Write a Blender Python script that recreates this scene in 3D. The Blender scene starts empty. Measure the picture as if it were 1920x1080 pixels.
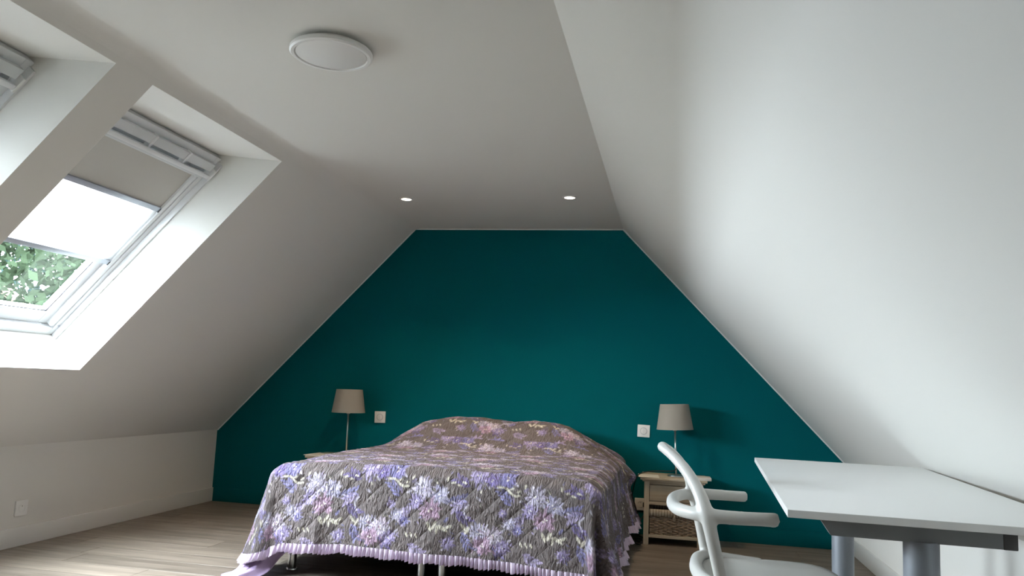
import bpy, bmesh, math, random
import numpy as np
from mathutils import Vector, Matrix

random.seed(7); rng = np.random.default_rng(7)
S = bpy.context.scene
COL = S.collection
PI = math.pi

# ------------------------------------------------------------------ camera
CAM_R = (0.9793511653937456, 0.19766556462437423, 0.04242192126294616)
CAM_U = (-0.017043888076515853, -0.1283623370326203, 0.99158086725731)
CAM_F = (-0.20144676895186847, 0.971828912408584, 0.1223428146055223)
CAM_Z = 1.005
cd = bpy.data.cameras.new('camera'); cam = bpy.data.objects.new('camera', cd); COL.objects.link(cam)
cd.sensor_fit = 'HORIZONTAL'; cd.sensor_width = 36.0; cd.lens = 1485.5 / 1920 * 36.0; cd.clip_start = 0.02
cam.matrix_world = Matrix(((CAM_R[0], CAM_U[0], -CAM_F[0], 0), (CAM_R[1], CAM_U[1], -CAM_F[1], 0),
                           (CAM_R[2], CAM_U[2], -CAM_F[2], CAM_Z), (0, 0, 0, 1)))
S.camera = cam

# ------------------------------------------------------------------ world, exposure
SKY_STRENGTH = 122.0
SPOT_POWER = 56.0
S.view_settings.view_transform = 'Standard'; S.view_settings.look = 'None'
S.view_settings.gamma = 1.0; S.view_settings.use_curve_mapping = False
S.view_settings.exposure = 0.1
W = bpy.data.worlds.new('overcast_sky'); S.world = W; W.use_nodes = True
bg = W.node_tree.nodes['Background']
bg.inputs[0].default_value = (0.84, 0.93, 1.0, 1); bg.inputs[1].default_value = SKY_STRENGTH
S.cycles.use_denoising = True
S.cycles.max_bounces = 12; S.cycles.diffuse_bounces = 8; S.cycles.glossy_bounces = 4
S.cycles.transmission_bounces = 8; S.cycles.transparent_max_bounces = 12
S.cycles.sample_clamp_indirect = 8.0
S.cycles.caustics_reflective = False; S.cycles.caustics_refractive = False

# ------------------------------------------------------------------ room numbers (metres)
YB, YF, H = 5.858, -2.6, 2.2
CL, CR, XL, XR, KL, KR = -2.0105, -0.385, -3.578, 1.1815, 0.5564, 0.5526
SV = Vector((CL - XL, 0, H - KL)); SLEN = SV.length; SV.normalize()      # up along the window slope
NV = Vector((-SV.z, 0, SV.x))                                            # outward through the roof
def sp(y, s, d): return Vector((XL, y, KL)) + SV * s + NV * d
WIN = [(2.70, 3.78), (1.405, 2.485)]    # skylight openings along the wall

# ------------------------------------------------------------------ materials
MATS = {}
def mat(name, col, rough=0.5, metal=0.0, spec=0.5, bump=0, bscale=40, var=0, vscale=3, coat=0):
    m = bpy.data.materials.new(name); m.use_nodes = True; nt = m.node_tree; b = nt.nodes['Principled BSDF']
    b.inputs['Base Color'].default_value = (*col, 1); b.inputs['Roughness'].default_value = rough
    b.inputs['Metallic'].default_value = metal; b.inputs['Specular IOR Level'].default_value = spec
    b.inputs['Coat Weight'].default_value = coat
    tc = nt.nodes.new('ShaderNodeTexCoord')
    if var:
        n = nt.nodes.new('ShaderNodeTexNoise'); n.inputs['Scale'].default_value = vscale; n.inputs['Detail'].default_value = 3
        nt.links.new(tc.outputs['Object'], n.inputs['Vector'])
        r = nt.nodes.new('ShaderNodeValToRGB'); r.color_ramp.elements[0].position = .3; r.color_ramp.elements[1].position = .7
        r.color_ramp.elements[0].color = (*[c * (1 - var) for c in col], 1); r.color_ramp.elements[1].color = (*[min(1, c * (1 + var)) for c in col], 1)
        nt.links.new(n.outputs[0], r.inputs[0]); nt.links.new(r.outputs[0], b.inputs['Base Color'])
    if bump:
        n = nt.nodes.new('ShaderNodeTexNoise'); n.inputs['Scale'].default_value = bscale; n.inputs['Detail'].default_value = 4
        nt.links.new(tc.outputs['Object'], n.inputs['Vector'])
        bp = nt.nodes.new('ShaderNodeBump'); bp.inputs['Strength'].default_value = bump; bp.inputs['Distance'].default_value = 0.002
        nt.links.new(n.outputs[0], bp.inputs['Height']); nt.links.new(bp.outputs[0], b.inputs['Normal'])
    MATS[name] = m
    return m

mat('white_paint', (.69, .68, .648), .85, spec=.25, bump=.08, bscale=120)
mat('teal_paint', (.0003, .094, .107), .85, spec=.05, bump=.08, bscale=150)
mat('trim_white', (.72, .72, .70), .45)
mat('plastic_white', (.78, .78, .77), .35)
mat('lacquer_white', (.72, .73, .74), .35, spec=.5)
mat('aluminium', (.42, .45, .50), .35, metal=.6)
mat('flap_grey', (.60, .62, .63), .4)
mat('gasket', (.03, .03, .035), .6)
mat('chair_plastic', (.55, .545, .52), .38, spec=.5)
mat('table_white', (.79, .79, .785), .32, spec=.5)
mat('table_edge', (.79, .79, .785), .5)
mat('leg_grey', (.24, .26, .29), .38, metal=.35)
mat('dark_metal', (.22, .23, .24), .45, metal=.2)
mat('cap_grey', (.06, .06, .062), .5)
mat('chrome', (.62, .62, .62), .16, metal=1.0)
mat('stem_chrome', (.55, .54, .52), .3, metal=1.0)
mat('black_rubber', (.012, .012, .013), .5)
mat('bed_fabric', (.05, .045, .045), .9)
mat('mattress_fabric', (.6, .58, .55), .9)
mat('paper', (.72, .69, .62), .8)
mat('printed_card', (.55, .52, .47), .7)
mat('blackout', (.46, .44, .405), .9)
mat('ruffle_lilac', (.55, .46, .575), .8, spec=.2, bump=.25, bscale=90)
mat('lining_violet', (.50, .38, .58), .8, spec=.2, bump=.2, bscale=60)
mat('underlay', (.26, .25, .23), .9)
mat('gravel', (.33, .32, .29), .95, var=.15, vscale=.6)
mat('roof_slate', (.05, .05, .055), .8)
mat('bark', (.09, .07, .05), .95, bump=.5, bscale=20)

def wood(name, c1, c2, scale, rough=.45, axis='X', rnd=.25, grain=.6):
    m = bpy.data.materials.new(name); m.use_nodes = True; nt = m.node_tree; N = nt.nodes; L = nt.links; b = N['Principled BSDF']
    b.inputs['Roughness'].default_value = rough; b.inputs['Specular IOR Level'].default_value = .35
    tc = N.new('ShaderNodeTexCoord'); oi = N.new('ShaderNodeObjectInfo')
    ml = N.new('ShaderNodeMath'); ml.operation = 'MULTIPLY'; ml.inputs[1].default_value = 37.0; L.new(oi.outputs['Random'], ml.inputs[0])
    ad = N.new('ShaderNodeVectorMath'); ad.operation = 'ADD'; L.new(tc.outputs['Object'], ad.inputs[0]); L.new(ml.outputs[0], ad.inputs[1])
    mp = N.new('ShaderNodeMapping'); L.new(ad.outputs[0], mp.inputs[0])
    mp.inputs['Scale'].default_value = {'X': (1.2, 14, 14), 'Z': (14, 14, 1.2)}[axis]
    n1 = N.new('ShaderNodeTexNoise'); n1.inputs['Scale'].default_value = scale; n1.inputs['Detail'].default_value = 5; n1.inputs['Distortion'].default_value = .6
    L.new(mp.outputs[0], n1.inputs['Vector'])
    mp2 = N.new('ShaderNodeMapping'); L.new(ad.outputs[0], mp2.inputs[0]); mp2.inputs['Scale'].default_value = {'X': (1.5, 60, 60), 'Z': (60, 60, 1.5)}[axis]
    n2 = N.new('ShaderNodeTexNoise'); n2.inputs['Scale'].default_value = scale * 1.5; n2.inputs['Detail'].default_value = 3; L.new(mp2.outputs[0], n2.inputs['Vector'])
    mx = N.new('ShaderNodeMath'); mx.operation = 'MULTIPLY_ADD'; mx.inputs[1].default_value = .45; L.new(n2.outputs[0], mx.inputs[0]); L.new(n1.outputs[0], mx.inputs[2])
    r = N.new('ShaderNodeValToRGB'); r.color_ramp.elements[0].position = .48; r.color_ramp.elements[1].position = .92
    r.color_ramp.elements[0].color = (*c1, 1); r.color_ramp.elements[1].color = (*c2, 1); L.new(mx.outputs[0], r.inputs[0])
    hs = N.new('ShaderNodeHueSaturation'); mr = N.new('ShaderNodeMapRange'); mr.inputs[3].default_value = 1 - rnd; mr.inputs[4].default_value = 1 + rnd
    L.new(oi.outputs['Random'], mr.inputs[0]); L.new(mr.outputs[0], hs.inputs['Value']); L.new(r.outputs[0], hs.inputs['Color']); L.new(hs.outputs[0], b.inputs['Base Color'])
    bp = N.new('ShaderNodeBump'); bp.inputs['Strength'].default_value = .15; bp.inputs['Distance'].default_value = .002; L.new(mx.outputs[0], bp.inputs['Height']); L.new(bp.outputs[0], b.inputs['Normal'])
    MATS[name] = m
wood('oak_laminate', (.118, .095, .075), (.250, .205, .166), 1.6, rough=.42, rnd=.16)
wood('pale_wood', (.34, .28, .20), (.50, .43, .33), 1.2, rough=.6, rnd=.03)
wood('pale_wood_upright', (.34, .28, .20), (.50, .43, .33), 1.2, rough=.6, axis='Z', rnd=.03)

def nodes_mat(name):
    m = bpy.data.materials.new(name); m.use_nodes = True; nt = m.node_tree; nt.nodes.clear()
    o = nt.nodes.new('ShaderNodeOutputMaterial'); MATS[name] = m
    return m, nt, o
m, nt, o = nodes_mat('glass')            # thin pane: clear with a Fresnel reflection
t = nt.nodes.new('ShaderNodeBsdfTransparent'); t.inputs[0].default_value = (.955, .97, .975, 1)
g = nt.nodes.new('ShaderNodeBsdfGlossy'); g.inputs['Roughness'].default_value = .02
lw = nt.nodes.new('ShaderNodeLayerWeight'); lw.inputs[0].default_value = .5        # facing term, the same from both faces of the pane
pw = nt.nodes.new('ShaderNodeMath'); pw.operation = 'POWER'; pw.inputs[1].default_value = 5.0; nt.links.new(lw.outputs['Facing'], pw.inputs[0])
fr = nt.nodes.new('ShaderNodeMath'); fr.operation = 'MULTIPLY_ADD'; fr.inputs[1].default_value = .94; fr.inputs[2].default_value = .03; nt.links.new(pw.outputs[0], fr.inputs[0])
mx = nt.nodes.new('ShaderNodeMixShader')
nt.links.new(fr.outputs[0], mx.inputs[0]); nt.links.new(t.outputs[0], mx.inputs[1]); nt.links.new(g.outputs[0], mx.inputs[2]); nt.links.new(mx.outputs[0], o.inputs[0])
m, nt, o = nodes_mat('voile')            # white translucent roller cloth
t = nt.nodes.new('ShaderNodeBsdfTranslucent'); t.inputs[0].default_value = (.97, .97, .97, 1)
d = nt.nodes.new('ShaderNodeBsdfDiffuse'); d.inputs[0].default_value = (.8, .8, .8, 1); mx = nt.nodes.new('ShaderNodeMixShader'); mx.inputs[0].default_value = .04
nt.links.new(t.outputs[0], mx.inputs[1]); nt.links.new(d.outputs[0], mx.inputs[2]); nt.links.new(mx.outputs[0], o.inputs[0])
m, nt, o = nodes_mat('lit_lens')
e = nt.nodes.new('ShaderNodeEmission'); e.inputs[0].default_value = (1, .88, .72, 1); e.inputs[1].default_value = 6.0; nt.links.new(e.outputs[0], o.inputs[0])
m, nt, o = nodes_mat('lampshade_cloth')
t = nt.nodes.new('ShaderNodeBsdfTranslucent'); t.inputs[0].default_value = (.30, .28, .25, 1)
d = nt.nodes.new('ShaderNodeBsdfDiffuse'); d.inputs[0].default_value = (.30, .28, .25, 1); mx = nt.nodes.new('ShaderNodeMixShader'); mx.inputs[0].default_value = .96
nt.links.new(t.outputs[0], mx.inputs[1]); nt.links.new(d.outputs[0], mx.inputs[2]); nt.links.new(mx.outputs[0], o.inputs[0])
m, nt, o = nodes_mat('leaf')
vc = nt.nodes.new('ShaderNodeVertexColor'); vc.layer_name = 'tint'
t = nt.nodes.new('ShaderNodeBsdfTranslucent'); d = nt.nodes.new('ShaderNodeBsdfDiffuse'); mx = nt.nodes.new('ShaderNodeMixShader'); mx.inputs[0].default_value = .6
nt.links.new(vc.outputs[0], t.inputs[0]); nt.links.new(vc.outputs[0], d.inputs[0]); nt.links.new(t.outputs[0], mx.inputs[1]); nt.links.new(d.outputs[0], mx.inputs[2]); nt.links.new(mx.outputs[0], o.inputs[0])

def quilt_mat():
    m = bpy.data.materials.new('floral_quilt'); m.use_nodes = True; nt = m.node_tree; N = nt.nodes; L = nt.links; b = N['Principled BSDF']
    b.inputs['Roughness'].default_value = .72; b.inputs['Specular IOR Level'].default_value = .35
    b.inputs['Sheen Weight'].default_value = .08
    vc = N.new('ShaderNodeVertexColor'); vc.layer_name = 'print'; L.new(vc.outputs[0], b.inputs['Base Color'])
    uv = N.new('ShaderNodeUVMap'); uv.uv_map = 'cloth'
    sep = N.new('ShaderNodeSeparateXYZ'); L.new(uv.outputs[0], sep.inputs[0])
    def mth(op, a, bb=None, c=None):
        n = N.new('ShaderNodeMath'); n.operation = op
        for i, v in enumerate((a, bb, c)):
            if v is None: continue
            if isinstance(v, (int, float)): n.inputs[i].default_value = v
            else: L.new(v, n.inputs[i])
        return n.outputs[0]
    sums = mth('ADD', sep.outputs[0], sep.outputs[1]); dif = mth('SUBTRACT', sep.outputs[0], sep.outputs[1])
    def groove(v):   # distance to the closest stitch line, 0 on the line
        f = mth('FRACT', mth('DIVIDE', v, .152)); a = mth('ABSOLUTE', mth('SUBTRACT', f, .5))
        return mth('MINIMUM', mth('MULTIPLY', a, 5.0), 1.0)
    puff = mth('ADD', mth('POWER', groove(sums), .6), mth('MULTIPLY', groove(dif), .3))
    mp = N.new('ShaderNodeMapping'); mp.inputs['Scale'].default_value = (80, 30, 1); L.new(uv.outputs[0], mp.inputs[0])
    n1 = N.new('ShaderNodeTexNoise'); n1.inputs['Scale'].default_value = 1.0; n1.inputs['Detail'].default_value = 3; n1.inputs['Distortion'].default_value = .8; L.new(mp.outputs[0], n1.inputs['Vector'])
    hgt = mth('ADD', mth('MULTIPLY', puff, .8), mth('MULTIPLY', n1.outputs[0], 2.1))
    bp = N.new('ShaderNodeBump'); bp.inputs['Strength'].default_value = 1.0; bp.inputs['Distance'].default_value = .015
    L.new(hgt, bp.inputs['Height']); L.new(bp.outputs[0], b.inputs['Normal'])
    MATS['floral_quilt'] = m
quilt_mat()

def stripe_mat():
    m = bpy.data.materials.new('striped_liner'); m.use_nodes = True; nt = m.node_tree; b = nt.nodes['Principled BSDF']; b.inputs['Roughness'].default_value = .9
    tc = nt.nodes.new('ShaderNodeTexCoord'); w = nt.nodes.new('ShaderNodeTexWave'); w.bands_direction = 'X'; w.inputs['Scale'].default_value = 17; w.inputs['Distortion'].default_value = .6
    r = nt.nodes.new('ShaderNodeValToRGB'); r.color_ramp.elements[0].position = .35; r.color_ramp.elements[1].position = .6
    r.color_ramp.elements[0].color = (.30, .25, .19, 1); r.color_ramp.elements[1].color = (.46, .40, .32, 1)
    nt.links.new(tc.outputs['Object'], w.inputs[0]); nt.links.new(w.outputs[0], r.inputs[0]); nt.links.new(r.outputs[0], b.inputs['Base Color']); MATS['striped_liner'] = m
stripe_mat()
mat('wicker', (.30, .23, .17), .75, var=.35, vscale=35)

# ------------------------------------------------------------------ mesh helpers
def link(name, me, material=None, parent=None):
    o = bpy.data.objects.new(name, me); COL.objects.link(o)
    if material: me.materials.append(MATS[material])
    if parent: o.parent = parent
    return o
def mesh(name, V, F, material=None, parent=None, smooth=False, origin=None):
    """V in world coordinates; stored relative to the parent's place, or to origin."""
    off = Vector(parent['_at']) if parent is not None and '_at' in parent else Vector((0, 0, 0))
    if parent is not None and parent.parent is not None and parent.parent.type != 'EMPTY': pass
    base = off if parent is not None else (Vector(origin) if origin is not None else Vector((0, 0, 0)))
    V = [(v[0] - base.x, v[1] - base.y, v[2] - base.z) for v in V]
    me = bpy.data.meshes.new(name); me.from_pydata(V, [], F); me.update()
    bm = bmesh.new(); bm.from_mesh(me); bmesh.ops.recalc_face_normals(bm, faces=bm.faces); bm.to_mesh(me); bm.free()
    if smooth:
        me.polygons.foreach_set('use_smooth', [True] * len(me.polygons))
    o = link(name, me, material, parent)
    if parent is None and origin is not None: o.location = origin
    o['_at'] = tuple(base)
    return o
def from_bm(name, bm, material=None, parent=None, smooth=False, angle=None):
    bmesh.ops.recalc_face_normals(bm, faces=bm.faces)
    off = Vector(parent['_at']) if parent is not None else Vector((0, 0, 0))
    if parent is not None: bmesh.ops.translate(bm, verts=bm.verts, vec=-off)
    me = bpy.data.meshes.new(name); bm.to_mesh(me); bm.free()
    if smooth: me.polygons.foreach_set('use_smooth', [True] * len(me.polygons))
    o = link(name, me, material, parent); o['_at'] = tuple(off)
    if smooth and angle:
        bmark = bmesh.new(); bmark.from_mesh(me)
        for e in bmark.edges:
            if len(e.link_faces) == 2 and e.calc_face_angle(0) > angle: e.smooth = False
        bmark.to_mesh(me); bmark.free()
    return o
def empty(name, loc, label=None, cat=None, group=None, kind=None):
    o = bpy.data.objects.new(name, None); COL.objects.link(o); o.location = loc; o.empty_display_size = .1; o['_at'] = tuple(loc)
    tag(o, label, cat, group, kind); return o
def tag(o, label=None, cat=None, group=None, kind=None):
    if label: o['label'] = label
    if cat: o['category'] = cat
    if group: o['group'] = group
    if kind: o['kind'] = kind
    return o
def copy_tree(o, loc, parent=None):
    c = o.copy(); COL.objects.link(c)
    if parent: c.parent = parent
    else: c.location = loc
    for ch in list(o.children): copy_tree(ch, None, c)
    return c
def hexa(P):   # 8 corners: 4 bottom, 4 top
    return P, [(0, 3, 2, 1), (4, 5, 6, 7), (0, 1, 5, 4), (1, 2, 6, 5), (2, 3, 7, 6), (3, 0, 4, 7)]
def box(name, lo, hi, material, parent=None, bevel=0.0, fn=None, seg=2):
    (x0, y0, z0), (x1, y1, z1) = lo, hi
    bm = bmesh.new(); P, F = hexa([(x0, y0, z0), (x1, y0, z0), (x1, y1, z0), (x0, y1, z0), (x0, y0, z1), (x1, y0, z1), (x1, y1, z1), (x0, y1, z1)])
    vs = [bm.verts.new(p) for p in P]
    for f in F: bm.faces.new([vs[i] for i in f])
    if bevel: bmesh.ops.bevel(bm, geom=list(bm.edges), offset=bevel, segments=seg, profile=.6, affect='EDGES')
    if fn:
        for v in bm.verts: v.co = fn(v.co)
    return from_bm(name, bm, material, parent, smooth=bool(bevel), angle=.6)
def tube_data(path, rad, n=12, cap=True, flat=1.0):
    path = [Vector(p) for p in path]; V = []; F = []
    if not hasattr(rad, '__len__'): rad = [rad] * len(path)
    up = None
    for i, p in enumerate(path):
        t = (path[min(i + 1, len(path) - 1)] - path[max(i - 1, 0)]).normalized()
        if up is None:
            up = Vector((0, 0, 1)) if abs(t.z) < .9 else Vector((1, 0, 0))
        a = t.cross(up).normalized(); up = a.cross(t).normalized()
        for k in range(n):
            th = 2 * PI * k / n; V.append(p + (a * math.cos(th) * flat + up * math.sin(th)) * rad[i])
    for i in range(len(path) - 1):
        for k in range(n):
            k2 = (k + 1) % n; F.append((i * n + k, i * n + k2, (i + 1) * n + k2, (i + 1) * n + k))
    if cap:
        F.append(tuple(range(n - 1, -1, -1))); F.append(tuple((len(path) - 1) * n + k for k in range(n)))
    return V, F
def tube(name, path, rad, material, parent=None, n=12, **k):
    V, F = tube_data(path, rad, n, **k); return mesh(name, V, F, material, parent, smooth=True)
def lathe(name, prof, centre, material, parent=None, n=40, fn=None, smooth=True):
    V = []; F = []
    for r, z in prof:
        for k in range(n):
            th = 2 * PI * k / n; V.append(Vector((centre[0] + r * math.cos(th), centre[1] + r * math.sin(th), centre[2] + z)))
    for i in range(len(prof) - 1):
        for k in range(n):
            k2 = (k + 1) % n; F.append((i * n + k, i * n + k2, (i + 1) * n + k2, (i + 1) * n + k))
    closed = prof[0] == prof[-1]
    if prof[0][0] > 1e-6 and not closed: F.append(tuple(range(n)))
    if prof[-1][0] > 1e-6 and not closed: F.append(tuple((len(prof) - 1) * n + k for k in range(n)))
    if fn: V = [fn(v) for v in V]
    o = mesh(name, V, F, material, parent, smooth=False)
    if smooth:
        me = o.data; bmk = bmesh.new(); bmk.from_mesh(me); bmesh.ops.remove_doubles(bmk, verts=bmk.verts, dist=1e-6)
        for f in bmk.faces: f.smooth = True
        for e in bmk.edges:
            if len(e.link_faces) == 2 and e.calc_face_angle(0) > .6: e.smooth = False
        bmk.to_mesh(me); bmk.free()
    return o
def spline(pts, n=12):
    """Catmull-Rom through pts (any dimension)."""
    P = [np.array(p, float) for p in pts]; P = [2 * P[0] - P[1]] + P + [2 * P[-1] - P[-2]]; out = []
    for i in range(1, len(P) - 2):
        for k in range(n):
            t = k / n; a, b, c, d = P[i - 1:i + 3]
            out.append(.5 * (2 * b + (c - a) * t + (2 * a - 5 * b + 4 * c - d) * t * t + (3 * b - a - 3 * c + d) * t ** 3))
    out.append(P[-2]); return out
def struct(o, label=None):
    o['kind'] = 'structure'
    if label: o['label'] = label
    return o

# ================================================================== THE ROOM
TH = .20
# back gable wall, teal
def gable(name, y0, y1, material, label):
    P = [(XL - .25, -.2), (XR + .25, -.2), (XR + .25, KR + .25), (CR + .2, H + .25), (CL - .2, H + .25), (XL - .25, KL + .25)]
    V = [(x, y0, z) for x, z in P] + [(x, y1, z) for x, z in P]; n = len(P)
    F = [tuple(range(n)), tuple(range(2 * n - 1, n - 1, -1))] + [(i, (i + 1) % n, n + (i + 1) % n, n + i) for i in range(n)]
    return struct(mesh(name, V, F, material), label)
gable('wall_back', YB, YB + TH, 'teal_paint', 'teal painted gable wall behind the bed')
gable('wall_front', YF - TH, YF, 'white_paint', 'white gable wall facing the teal wall')
struct(box('wall_left', (XL - TH, YF, -.2), (XL, YB, KL), 'white_paint'), 'low white knee wall under the skylights')
struct(box('wall_right', (XR, YF, -.2), (XR + TH, YB, KR), 'white_paint'), 'low white knee wall behind the desk')
RC = .05   # soft plaster curve where the slope meets the ceiling
struct(box('ceiling', (CL + RC, YF, H), (CR, YB, H + .22), 'white_paint'), 'flat white plaster ceiling with lamp and spotlights')
struct(box('roof_light_block', (CL - .25, YF, H + .004), (CL + RC + .01, YB, H + .22), 'white_paint'), 'unseen block added above the slope to keep light out')  # unseen block added to make the roof edge light-tight

def slope_with_windows():
    V = []; F = []
    def v(y, s, d): V.append(sp(y, s, d)); return len(V) - 1
    def q(a, b, c, d_): F.append((v(*a), v(*b), v(*c), v(*d_)))
    ys = sorted([YF, YB] + [y for w in WIN for y in w]); D = .34
    I0, I1, O0, O1 = .60, 2.19, .60, 1.93
    for d, (a, b), end in ((0, (I0, I1), SLEN - RC), (D, (O0, O1), SLEN + .35)):
        for i in range(len(ys) - 1):
            y0, y1 = ys[i], ys[i + 1]
            hole = any(abs(y0 - w[0]) < 1e-6 for w in WIN)
            st = 0 if d == 0 else -.35
            if hole:
                q((y0, st, d), (y1, st, d), (y1, a, d), (y0, a, d)); q((y0, b, d), (y1, b, d), (y1, end, d), (y0, end, d))
            else:
                q((y0, st, d), (y1, st, d), (y1, end, d), (y0, end, d))
    for y0, y1 in WIN:                                        # the reveals
        q((y0, I0, 0), (y1, I0, 0), (y1, O0, D), (y0, O0, D)); q((y0, I1, 0), (y1, I1, 0), (y1, O1, D), (y0, O1, D))
        for y in (y0, y1): q((y, I0, 0), (y, I1, 0), (y, O1, D), (y, O0, D))
    # rounded crease
    a = sp(0, SLEN - RC, 0); b = Vector((CL, 0, H)); c = Vector((CL + RC, 0, H)); pr = []
    for k in range(9):
        t = k / 8; pr.append(a * (1 - t) ** 2 + b * 2 * t * (1 - t) + c * t * t)
    n0 = len(V)
    for p in pr: V.append(Vector((p.x, YF, p.z))); V.append(Vector((p.x, YB, p.z)))
    curve = []
    for k in range(8):
        F.append((n0 + 2 * k, n0 + 2 * k + 1, n0 + 2 * k + 3, n0 + 2 * k + 2)); curve.append(len(F) - 1)
    o = mesh('wall_left_slope', V, F, 'white_paint')
    bm = bmesh.new(); bm.from_mesh(o.data); bmesh.ops.remove_doubles(bm, verts=bm.verts, dist=1e-5)
    bmesh.ops.recalc_face_normals(bm, faces=bm.faces)
    for f in bm.faces: f.smooth = True
    for e in bm.edges:
        if len(e.link_faces) != 2 or e.calc_face_angle(0) > .3: e.smooth = False
    bm.to_mesh(o.data); bm.free()
    return struct(o, 'white sloping attic ceiling pierced by the skylights')
slope_with_windows()
RS = Vector((XR - CR, 0, KR - H)); RS.normalize(); RN = Vector((-RS.z, 0, RS.x))
def rslope():
    a = Vector((CR, 0, H)) ; b = Vector((XR, 0, KR)); c = b + RS * .3 + RN * .2; d_ = a - RS * .3 + RN * .2
    b2 = b + RS * .0
    pts = [a, b, c, d_]
    V = [Vector((p.x, y, p.z)) for y in (YF, YB) for p in pts]
    F = [(0, 1, 2, 3), (7, 6, 5, 4), (0, 4, 5, 1), (1, 5, 6, 2), (2, 6, 7, 3), (3, 7, 4, 0)]
    return struct(mesh('wall_right_slope', V, F, 'white_paint'), 'plain white sloping attic ceiling over the desk')
rslope()
# baseboards
box_ = box('baseboard_left', (XL, YF, 0), (XL + .016, YB, .105), 'trim_white', bevel=.004); struct(box_, 'white baseboard along the knee wall under the skylights')
struct(box('baseboard_right', (XR - .012, YF, 0), (XR, YB, .105), 'trim_white', bevel=.003), 'white baseboard behind the desk')
struct(box('baseboard_back', (XL + .012, YB - .012, 0), (XR - .012, YB, .105), 'teal_paint', bevel=.003), 'teal painted baseboard under the teal wall')
struct(box('baseboard_front', (XL + .012, YF, 0), (XR - .012, YF + .012, .105), 'trim_white', bevel=.003), 'white baseboard of the gable facing the teal wall')
# thin unpainted plaster line around the teal field
def bead(name, a, b):
    a = Vector(a); b = Vector(b); dirv = (b - a).normalized(); nn = Vector((-dirv.z, 0, dirv.x)); w = .009
    if nn.z > 0: nn = -nn
    P = []
    for y in (YB - .0015, YB + .002):
        P += [(a.x, y, a.z), (b.x, y, b.z), ((b + nn * w).x, y, (b + nn * w).z), ((a + nn * w).x, y, (a + nn * w).z)]
    V, F = hexa(P); return struct(mesh(name, V, F, 'trim_white'), 'fine white caulk line edging the teal paint')
bead('trim_2', (XL, 0, KL), (CL, 0, H)); bead('trim_3', (CL, 0, H), (CR, 0, H)); bead('trim_4', (CR, 0, H), (XR, 0, KR))

# floor with planks
floor = box('floor', (XL - TH, YF - TH, -.2), (XR + TH, YB + TH, -.012), 'underlay'); struct(floor, 'light oak laminate floor')
def planks():
    wdt, full = .192, 1.286; cache = {}; y = YF; row = 0
    fb = floor
    while y < YB - .002:
        y1 = min(y + wdt, YB); x = XL - random.choice([.15, .45, .75, 1.05]) - random.random() * .2
        while x < XR:
            a, b = max(x, XL), min(x + full, XR)
            if b - a > .02:
                key = (round(b - a, 3), round(y1 - y, 3))
                if key not in cache:
                    bm = bmesh.new(); P, F = hexa([(sx * (b - a - .0012) / 2, sy * (y1 - y - .0012) / 2, z) for z in (-.012, 0) for sx, sy in ((-1, -1), (1, -1), (1, 1), (-1, 1))])
                    vs = [bm.verts.new(p) for p in P]; fs = [bm.faces.new([vs[i] for i in f]) for f in F]
                    bmesh.ops.bevel(bm, geom=[e for e in bm.edges if all(v_.co.z > -.001 for v_ in e.verts)], offset=.0012, segments=1, affect='EDGES')
                    bmesh.ops.recalc_face_normals(bm, faces=bm.faces); me = bpy.data.meshes.new('plank'); bm.to_mesh(me); bm.free(); me.materials.append(MATS['oak_laminate']); cache[key] = me
                o = bpy.data.objects.new('plank', cache[key]); COL.objects.link(o); o.location = ((a + b) / 2, (y + y1) / 2, 0); o.parent = fb
            x += full
        y = y1; row += 1
planks()

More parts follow.
